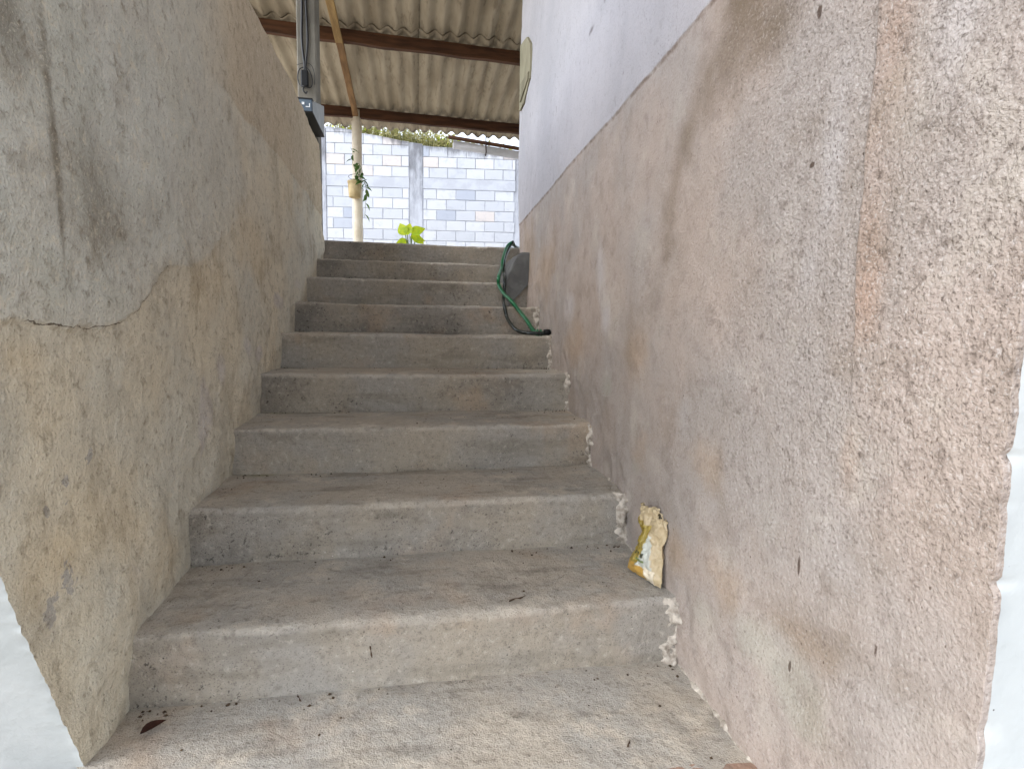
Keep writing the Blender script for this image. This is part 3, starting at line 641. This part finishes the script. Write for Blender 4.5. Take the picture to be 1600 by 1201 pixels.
# ------------------------------------------------------------------ block wall behind the yard
BY = lambda x: 12.0 - .10*(x+1.9)
TOPZ = lambda x: float(np.interp(x, [-4, -1.9, -1.1, -.4, 2.2, 4], [4.90, 4.83, 4.74, 4.60, 4.34, 4.22]))
bwall = empty('block_wall', (0, 11.8, TERR)); tag(bwall, 'pale grey concrete block wall across the back of the yard', 'wall')
def put(vs_, fs_, name, mat, mould=None):
    me = mesh(name, [(p[0], p[1]-11.8, p[2]-TERR) for p in vs_], fs_)
    fattr(me, 'mould', [max(0, 1-(TOPZ(p[0])-p[2])/.26)*.85 if mould is None else mould for p in vs_]); return link(name, me, mat, bwall)
BOXF = [(0,2,3,1),(4,5,7,6),(0,1,5,4),(2,6,7,3),(0,4,6,2),(1,3,7,5)]
def slab(x0, x1, z0, z1, front, back, name, mat, clip=0., bev=0.):
    # hexahedron following the wall line; the top is cut by the wall's sloping crest
    def P(x, d, z): return (x, BY(x)+d, min(z, TOPZ(x)-clip))
    v = [P(x0, front+bev, z0), P(x1, front+bev, z0), P(x0, back, z0), P(x1, back, z0), P(x0, front+bev, z1), P(x1, front+bev, z1), P(x0, back, z1), P(x1, back, z1)]
    if min(p[2] for p in v[4:]) - z0 < .025: return
    f = BOXF
    if bev:
        i = .007
        v += [P(x0+i, front, z0+i), P(x1-i, front, z0+i), (x0+i, BY(x0)+front, v[4][2]-i), (x1-i, BY(x1)+front, v[5][2]-i)]
        f = [q for k_, q in enumerate(BOXF) if k_ != 2] + [(8, 9, 11, 10), (0, 1, 9, 8), (1, 5, 11, 9), (5, 4, 10, 11), (4, 0, 8, 10)]
    return put(v, f, name, mat)
# mortar core, sliced so that its crest follows the slope
n = 40; xs = np.linspace(-8, 8, n); v = []; f = []
for x in xs: v += [(x, BY(x)+.010, TERR-.1), (x, BY(x)+.010, TOPZ(x)-.03), (x, BY(x)+.14, TOPZ(x)-.03), (x, BY(x)+.14, TERR-.1)]
for i in range(n-1): f += [(4*i+j, 4*i+(j+1) % 4, 4*i+4+(j+1) % 4, 4*i+4+j) for j in range(4)]
put(v, [q[::-1] for q in f], 'mortar_bed', 'mortar')
for (x0, x1) in ((-2.02, -1.80), (-.14, .12), (2.02, 2.26)): slab(x0, x1, TERR-.05, 9, -.010, .008, 'pillar', 'mortar', .01)
BH, BW, rb_ = .208, .392, random.Random(11)
def courses(xa, xb, z0, z1, rng_off, bw):
    z = z1; r_ = 0
    while z > z0 + .03:
        zlo = max(z0, z-BH); x = xa - (bw*.5 if r_ % 2 else 0) - rng_off
        while x < xb - .03:
            a_, b_ = max(x, xa), min(x+bw, xb)
            if b_ - a_ > .06: slab(a_+.005, b_-.005, zlo+.005, z-.005, -.002+rb_.uniform(-.003, .004), .0095, 'concrete_block', 'block', .0, .004)
            x += bw
        z -= BH; r_ += 1
segs = ((-3.3, -2.03, .05), (-1.79, -.15, .07), (.13, 2.01, .12), (2.27, 3.5, .02))
for xa, xb, of in segs:
    courses(xa, xb, 2.02, 3.66, of, .395); courses(xa, xb, 3.875, 3.875+BH*5, of+.13, .375)
    slab(xa, xb, 3.662, 3.873, -.007, .009, 'tie_beam', 'mortar')
    slab(xa, xb, TERR, 2.018, -.006, .009, 'render_base', 'mortar')

# ------------------------------------------------------------------ weeds beyond the block wall
rw = random.Random(21); b = MB(); 
for i in range(11000):
    x = rw.uniform(-4.2, 5.2); y = 12.25 + rw.random()**1.4*3.2; clump = .5+float(vn(x*1.3, y*.9, 1))
    z0 = 4.1 + (y-12.45)*.16; h = (.50 + .85*clump*rw.random())*(1 - .45*sst(-.6, 2.2, x)) + .16
    lean = Vector((rw.uniform(-.35, .35), rw.uniform(-.25, .25), 0)); wd = rw.uniform(.006, .014)
    base = Vector((x, y, z0)); tip = base + lean*h + Vector((0, 0, h)); m_ = base.lerp(tip, .55) + Vector((0, 0, .06*h))
    s_ = Vector((math.cos(i*1.3), math.sin(i*1.3), 0))*wd; k_ = len(b.v)
    b.v += [tuple(base-s_), tuple(base+s_), tuple(m_+s_), tuple(m_-s_), tuple(tip)]; b.f += [(k_, k_+1, k_+2, k_+3), (k_+3, k_+2, k_+4)]
    for j in range(3):
        c_ = base.lerp(tip, rw.uniform(.35, 1)); d_ = Vector((rw.uniform(-1, 1), rw.uniform(-1, 1), rw.uniform(-.4, .8))).normalized(); L_ = rw.uniform(.05, .13)
        q_ = d_.orthogonal().normalized()*L_*.3; k_ = len(b.v)
        b.v += [tuple(c_), tuple(c_+d_*L_*.5+q_), tuple(c_+d_*L_), tuple(c_+d_*L_*.5-q_)]; b.f += [(k_, k_+1, k_+2, k_+3)]
o = b.build('undergrowth', 'wleaf'); tag(o, 'dry weeds and scrub growing over the top of the block wall', 'weeds', kind='stuff')
bush_lf = leaf_mesh('leaf', .13, .075, .15, .2, 4)
for (x, y, z0, h, nl, lab) in ((.55, 12.75, 3.95, .95, 60, 'lime green bush rising above the middle of the block wall'), (2.0, 12.5, 3.93, .72, 70, 'yellow green bush above the block wall by the house corner'), (-1.15, 12.7, 3.94, 1.16, 46, 'yellow leaved bush behind the block wall near the porch post')):
    bu = empty('bush', (x, y, z0)); tag(bu, lab, 'bush', 'bushes behind the block wall')
    v = []; f = []; bb = MB()
    for i in range(9):
        a = rw.uniform(0, 6.28); t_ = Vector((math.cos(a)*rw.uniform(.1, .4), math.sin(a)*.3, h*rw.uniform(.7, 1))); bb.tube(spline([(0, 0, 0), t_*.5+Vector((0, 0, .05)), t_], 4), [.008]*5+[.007, .006, .005, .004], 5)
    bb.build('branches', 'twig', bu)
    for i in range(nl*3):
        c_ = Vector((rw.gauss(0, .22), rw.gauss(0, .16), h*(1-.6*rw.random()**1.7))); R_ = Matrix.Rotation(rw.uniform(0, 6.28), 3, 'Z') @ Matrix.Rotation(rw.uniform(-.9, .9), 3, 'X') @ Matrix.Rotation(rw.uniform(-.6, .9), 3, 'Y')
        k_ = len(v); s_ = rw.uniform(.6, 1.1); v += [tuple(R_ @ q.co*s_ + c_) for q in bush_lf.vertices]; f += [tuple(k_+i_ for i_ in p.vertices) for p in bush_lf.polygons]
    cr = link('crown', mesh('crown', v, f), 'yleaf', bu, True); tag(cr, kind='stuff')

# ------------------------------------------------------------------ concrete pole with cables and meter box
b = MB(); b.box(-.062, .062, 0, .15, 0, 3.82-TERR, .008); o = b.build('concrete_pole', 'pole'); o.location = (-.711, 4.012, TERR)
tag(o, 'square concrete pole at the end of the mottled stair wall', 'pole')
cab = empty('power_cable', (-.72, 4.0, 2.42)); tag(cab, 'black twin cable looped round a connector on the concrete pole', 'cable')
for dx in (-.014, .016):
    b = MB(); b.tube(spline([(dx*.6, 0, 1.35), (dx, -.002, .9), (dx*.8, 0, .5), (dx*1.2, -.002, .25), (dx*.2, -.004, .085), (dx*.5, -.008, .045)], 8), .0078, 7); b.build('cord', 'cable', cab, True)
b = MB(); b.box(-.023, .022, -.032, 0, -.05, .045, .006); b.build('connector', 'blackp', cab)
b = MB(); b.tube(spline([(0, -.006, .075), (-.035, -.01, .055), (-.045, -.012, .0), (-.03, -.012, -.045), (.0, -.035, -.058), (.035, -.012, -.052), (.046, -.01, -.01), (.03, -.008, .05), (0, -.006, .08)], 7), .0034, 6); b.build('loop', 'cable', cab, True)
b = MB(); b.tube(spline([(-.05, -.003, .085), (0, -.005, .10), (.04, -.004, .09), (.060, -.003, .03), (.058, -.003, -.03)], 7), .002, 5); b.build('thin_wire', 'cable', cab, True)
b = MB(); b.tube(spline([(0, -.012, -.045), (-.012, -.02, -.075), (.006, -.02, -.095), (.012, -.016, -.08)], 6), .005, 6); b.build('plug_tail', 'cable', cab, True)
mb = empty('meter_box', (-.655, 3.8, 2.07)); tag(mb, 'small slate grey meter box fixed to the concrete pole above the wall', 'box')
F = lambda x, y, z: (x+.655, y-3.8, z-2.07)
b = MB(); b.prism([F(-.606, 3.585, 2.068), F(-.606, 3.585, 2.133), F(-.606, 4.008, 2.262), F(-.606, 4.008, 2.075)], (-.078, 0, 0)); b.build('body', 'pale', mb)
b = MB(); b.box(-.036, .048, -.229, -.216, .000, .064, .004); b.build('front_cover', 'slate', mb)
b = MB(); b.box(-.034, .051, -.232, -.20, .0645, .072); b.build('lid_rim', 'blackp', mb)
b = MB(); b.box(-.036, .050, -.228, .205, -.008, -.001); b.build('base_plate', 'blackp', mb)
b = MB(); b.box(-.010, .004, -.2312, -.2295, .033, .047, .004); b.build('printed_mark', 'label', mb)
b = MB(); b.box(.012, .036, -.2312, -.2295, .020, .025); b.box(.031, .036, -.2312, -.2295, .0255, .042); b.build('printed_mark', 'label', mb)
for z_ in (1.92, 1.95):
    pass

# small sheet-metal panel on the house wall
pn = empty('wall_panel', (.664, 3.45, 2.40)); tag(pn, 'flat olive grey panel fixed high on the whitewashed house wall', 'panel')
pp = [(3.66, 2.60), (3.42, 2.535), (3.30, 2.44), (3.30, 2.25), (3.50, 2.19), (3.66, 2.20)]
b = MB(); b.prism([(XR(y)+.004-.664, y-3.45, z-2.40) for y, z in pp], (-.022, 0, 0)); b.f = [q[::-1] for q in b.f]; b.build('panel_board', 'panel', pn)
b = MB(); b.prism([(XR(y)-.019-.664, y-3.45, z-2.40) for y, z in ((3.60, 2.34), (3.31, 2.29), (3.33, 2.255), (3.60, 2.23))], (-.006, 0, 0)); b.f = [q[::-1] for q in b.f]; b.build('lower_flap', 'paneld', pn)

# ------------------------------------------------------------------ hoses trailing down the upper steps
hz = empty('garden_hose', (.56, 2.9, .80)); tag(hz, 'green garden hose trailing down the upper steps beside the house wall', 'hose')
gp = [(.80, 4.30, 1.425), (.70, 4.12, 1.428), (.684, 4.06, 1.436), (.640, 4.02, 1.395), (.572, 3.75, 1.278), (.549, 3.65, 1.207), (.482, 3.32, 1.116), (.480, 3.30, 1.066), (.493, 3.2, 1.011), (.505, 3.0, .957), (.540, 2.95, .904), (.553, 2.8, .851), (.570, 2.72, .802), (.592, 2.685, .787), (.635, 2.69, .787)]
b = MB(); b.tube([Vector(p)-hz.location for p in spline(gp, 8)], .0105, 10); b.build('hose_tube', 'hoseg', hz, True)
b = MB()
for x in (.585, .602): b.tube([(x-.56 + .002*math.sin(a*2), 2.683-2.9+.021*math.cos(a), .787-.80+.016*math.sin(a)) for a in (2*math.pi*i/16 for i in range(17))], .004, 5)
b.build('tie', 'hoseg', hz, True)
hb_ = empty('rubber_hose', (.56, 2.9, .80)); tag(hb_, 'black rubber hose hanging beside the green hose on the upper steps', 'hose')
bp_ = [(.82, 4.34, 1.418), (.72, 4.14, 1.425), (.690, 4.06, 1.440), (.662, 4.03, 1.392), (.592, 3.8, 1.285), (.566, 3.66, 1.201), (.521, 3.34, 1.100), (.512, 3.30, 1.029), (.493, 3.2, .967), (.468, 3.0, .930), (.479, 2.95, .860), (.486, 2.75, .804), (.517, 2.672, .787), (.586, 2.663, .785), (.650, 2.668, .785)]
b = MB(); b.tube([Vector(p)-hb_.location for p in spline(bp_, 8)], .0095, 10); b.build('hose_tube', 'hoseb', hb_, True)
b = MB(); b.tube([(.055, -.235, -.010), (.075, -.235, -.008), (.085, -.234, -.008)], [.014, .015, .012], 10); b.build('connector', 'blackp', hb_, True)

# ------------------------------------------------------------------ crumpled snack bag on the first step
bag = empty('snack_bag', (.60, 1.32, ZT[1])); tag(bag, 'crumpled gold and cream foil snack bag leaning on the house wall', 'bag')
nu, nv = 44, 60; U, V = np.meshgrid(np.linspace(-1, 1, nu), np.linspace(0, 1, nv), indexing='ij')
half = np.interp(V, [0, .1, .3, .5, .62, .75, .88, 1], [.068, .068, .058, .046, .043, .050, .060, .058])
cx = np.interp(V, [0, .3, .6, .85, 1], [.0, .004, .006, .004, .0])
thick = np.interp(V, [0, .08, .3, .55, .75, .9, 1], [.004, .018, .022, .018, .012, .009, .004])
def bag_side(sg):
    X = cx + U*half + fbm(U*3+sg, V*6, 1)*.010*V
    Zb = .003 + V*.172 + .018*U*(V > .75)*(V-.75)*-4*.0 + fbm(U*3, V*3+sg*3, 2)*.012*V - U*0.010*(V) + .012*(1-np.abs(U))*V
    Yb = -sg*thick*(1-U**2)**.6 + fbm(U*4+sg*5, V*8, 3)*.016*(.3+V) + fbm(U*10, V*14+sg, 0)*.005
    return X, Yb, Zb
X1, Y1_, Z1 = bag_side(1); X2, Y2, Z2 = bag_side(-1)
e_ = (1-np.abs(U)**6); X2 = X1; Z2 = Z1; mid_ = Y1_*.5+Y2*.5; Y1_ = mid_ + (Y1_-mid_)*e_; Y2 = mid_ + (Y2-mid_)*e_
def bag_col():
    c = np.zeros((nu, nv, 3)); cr = np.array(C(190, 172, 138)[:3]); gd = np.array(C(160, 140, 66)[:3]); sv = np.array(C(196, 198, 188)[:3]); or_ = np.array(C(196, 156, 78)[:3]); ol = np.array(C(140, 120, 40)[:3]); wh = np.array(C(226, 214, 190)[:3]); dk_ = np.array(C(52, 58, 40)[:3])
    c[:] = cr
    m = (U < .2-.25*np.abs(V-.3)) & (V < .76); c[m] = gd
    m = (U < -.35) & (V > .45) & (V < .8); c[m] = ol
    m = (np.abs(U-.22-.3*(V-.35)) < .52*(1-V/.72)+.05) & (V < .66) & (V > .14); c[m] = sv
    m = (V < .16); c[m] = or_
    m = (V < .20) & (U > .25); c[m] = wh
    m = (U > .72) & (V < .6); c[m] = cr
    m = (np.abs(V-.33) < .035) & (U > -.6) & (U < .1) & (((U*9).astype(int) % 2) == 0); c[m] = dk_
    m = (np.abs(V-.25) < .02) & (U > -.4) & (U < .2); c[m] = np.array(C(110, 130, 70)[:3])
    m = (np.abs(V-.86) < .012) & (U < -.6); c[m] = dk_
    return c
pc = bag_col()
def bag_mesh(name, X, Y, Z, flip):
    me = grid_mesh(name, X, Y, Z, flip); a_ = me.color_attributes.new('print', 'FLOAT_COLOR', 'POINT')
    a_.data.foreach_set('color', np.concatenate([pc, np.ones((nu, nv, 1))], -1).astype(np.float32).ravel()); return me
link('front_film', bag_mesh('front_film', X1, Y1_, Z1, False), 'bag', bag); link('back_film', bag_mesh('back_film', X2, Y2, Z2, True), 'bag', bag)
bag.rotation_euler = (-.13, 0, -1.30); bag.location = (.580, 1.308, ZT[1]+.004)
b = MB(); b.tube(spline([(.644, 1.345, .245), (.636, 1.335, .215), (.640, 1.325, .19), (.632, 1.32, .172), (.638, 1.31, .163), (.628, 1.305, .162)], 6), [.004]*31, 6)
b.tube(spline([(.640, 1.335, .245), (.630, 1.328, .222), (.634, 1.322, .195)], 6), .003, 6)
o = b.build('black_strap', 'cable', None, True); off(o.data, (.636, 1.32, ZT[1])); o.location = (.636, 1.32, ZT[1]); tag(o, 'short twisted black strap behind the snack bag', 'strap')

# ------------------------------------------------------------------ litter on the treads
dl = leaf_mesh('dry_leaf', .048, .020, .3, .1, 6); o = link('dry_leaf', dl, 'dleaf', None, True); o.location = (-.528, 1.108, .008); o.rotation_euler = (.15, -.08, .85)
tag(o, 'dark brown curled dry leaf on the lowest tread, by the left wall', 'leaf')
for (x, y, z, a, L_, lab) in ((.235, 1.245, ZT[1], .35, .045, 'thin bent twig on the second tread from the bottom'), (-.249, 1.175, 0, -1.1, .028, 'short dark twig lying against the lowest riser'), (.402, .945, 0, .9, .016, 'tiny dark twig near the red bricks'), (.585, 1.52, ZT[1], .05, .022, 'dark curled husk behind the snack bag on the tread'), (-.10, 1.185, .09, 1.5, .03, 'dark splinter stuck upright to the lowest riser')):
    b = MB(); q = Vector((math.cos(a), math.sin(a), 0))*L_
    if z == .09: q = Vector((.004, 0, -L_))
    b.tube(spline([-q*.5, -q*.1+Vector((0, 0, .003)), q*.2+Vector((0, 0, .001)), q*.5+Vector((0, 0, .004))], 4), [.0014+.0006*math.sin(i) for i in range(13)], 5)
    o = b.build('twig', 'twig'); o.location = (x, y, z+.004 if z != .09 else z); tag(o, lab, 'twig', 'twigs on the steps')
rc = random.Random(4); b = MB()
def crumb(x, y, z, s_):
    k_ = len(b.v); q = [Vector((rc.uniform(.5, 1.2), 0, 0)), Vector((0, rc.uniform(.4, 1), 0)), Vector((-rc.uniform(.5, 1.2), 0, 0)), Vector((0, -rc.uniform(.4, 1), 0))]; a = Matrix.Rotation(rc.uniform(0, 6.28), 3, 'Z')
    b.v += [tuple(a @ p*s_ + Vector((x, y, z))) for p in q] + [(x, y, z+s_*.7), (x, y, z-s_*.3)]
    b.f += [(k_+i, k_+(i+1) % 4, k_+4) for i in range(4)] + [(k_+(i+1) % 4, k_+i, k_+5) for i in range(4)]
for k in range(0, 9):
    yn = nose_y(k)
    for i in range(46 if k < 5 else 22): crumb(rc.uniform(XL(yn)+.02, XR(yn)-.02), yn+.03+rc.random()*(RUN-.05), ZT[k]+.001, .0012+.0035*rc.random()**3)
    for i in range(34): crumb(XL(yn)+.03+rc.random()**2.2*.5, yn+RUN-.012-rc.random()**2*.04, ZT[k]+.001, .0015+.005*rc.random()**3)
    for i in range(30): crumb(XR(yn)-.015-rc.random()**2*.35, yn+RUN-.012-rc.random()**2*.06, ZT[k]+.001, .0015+.005*rc.random()**3)
o = b.build('crumbs', 'crumb'); tag(o, 'dark crumbs of dirt and leaf litter scattered over the treads', 'litter', kind='stuff')
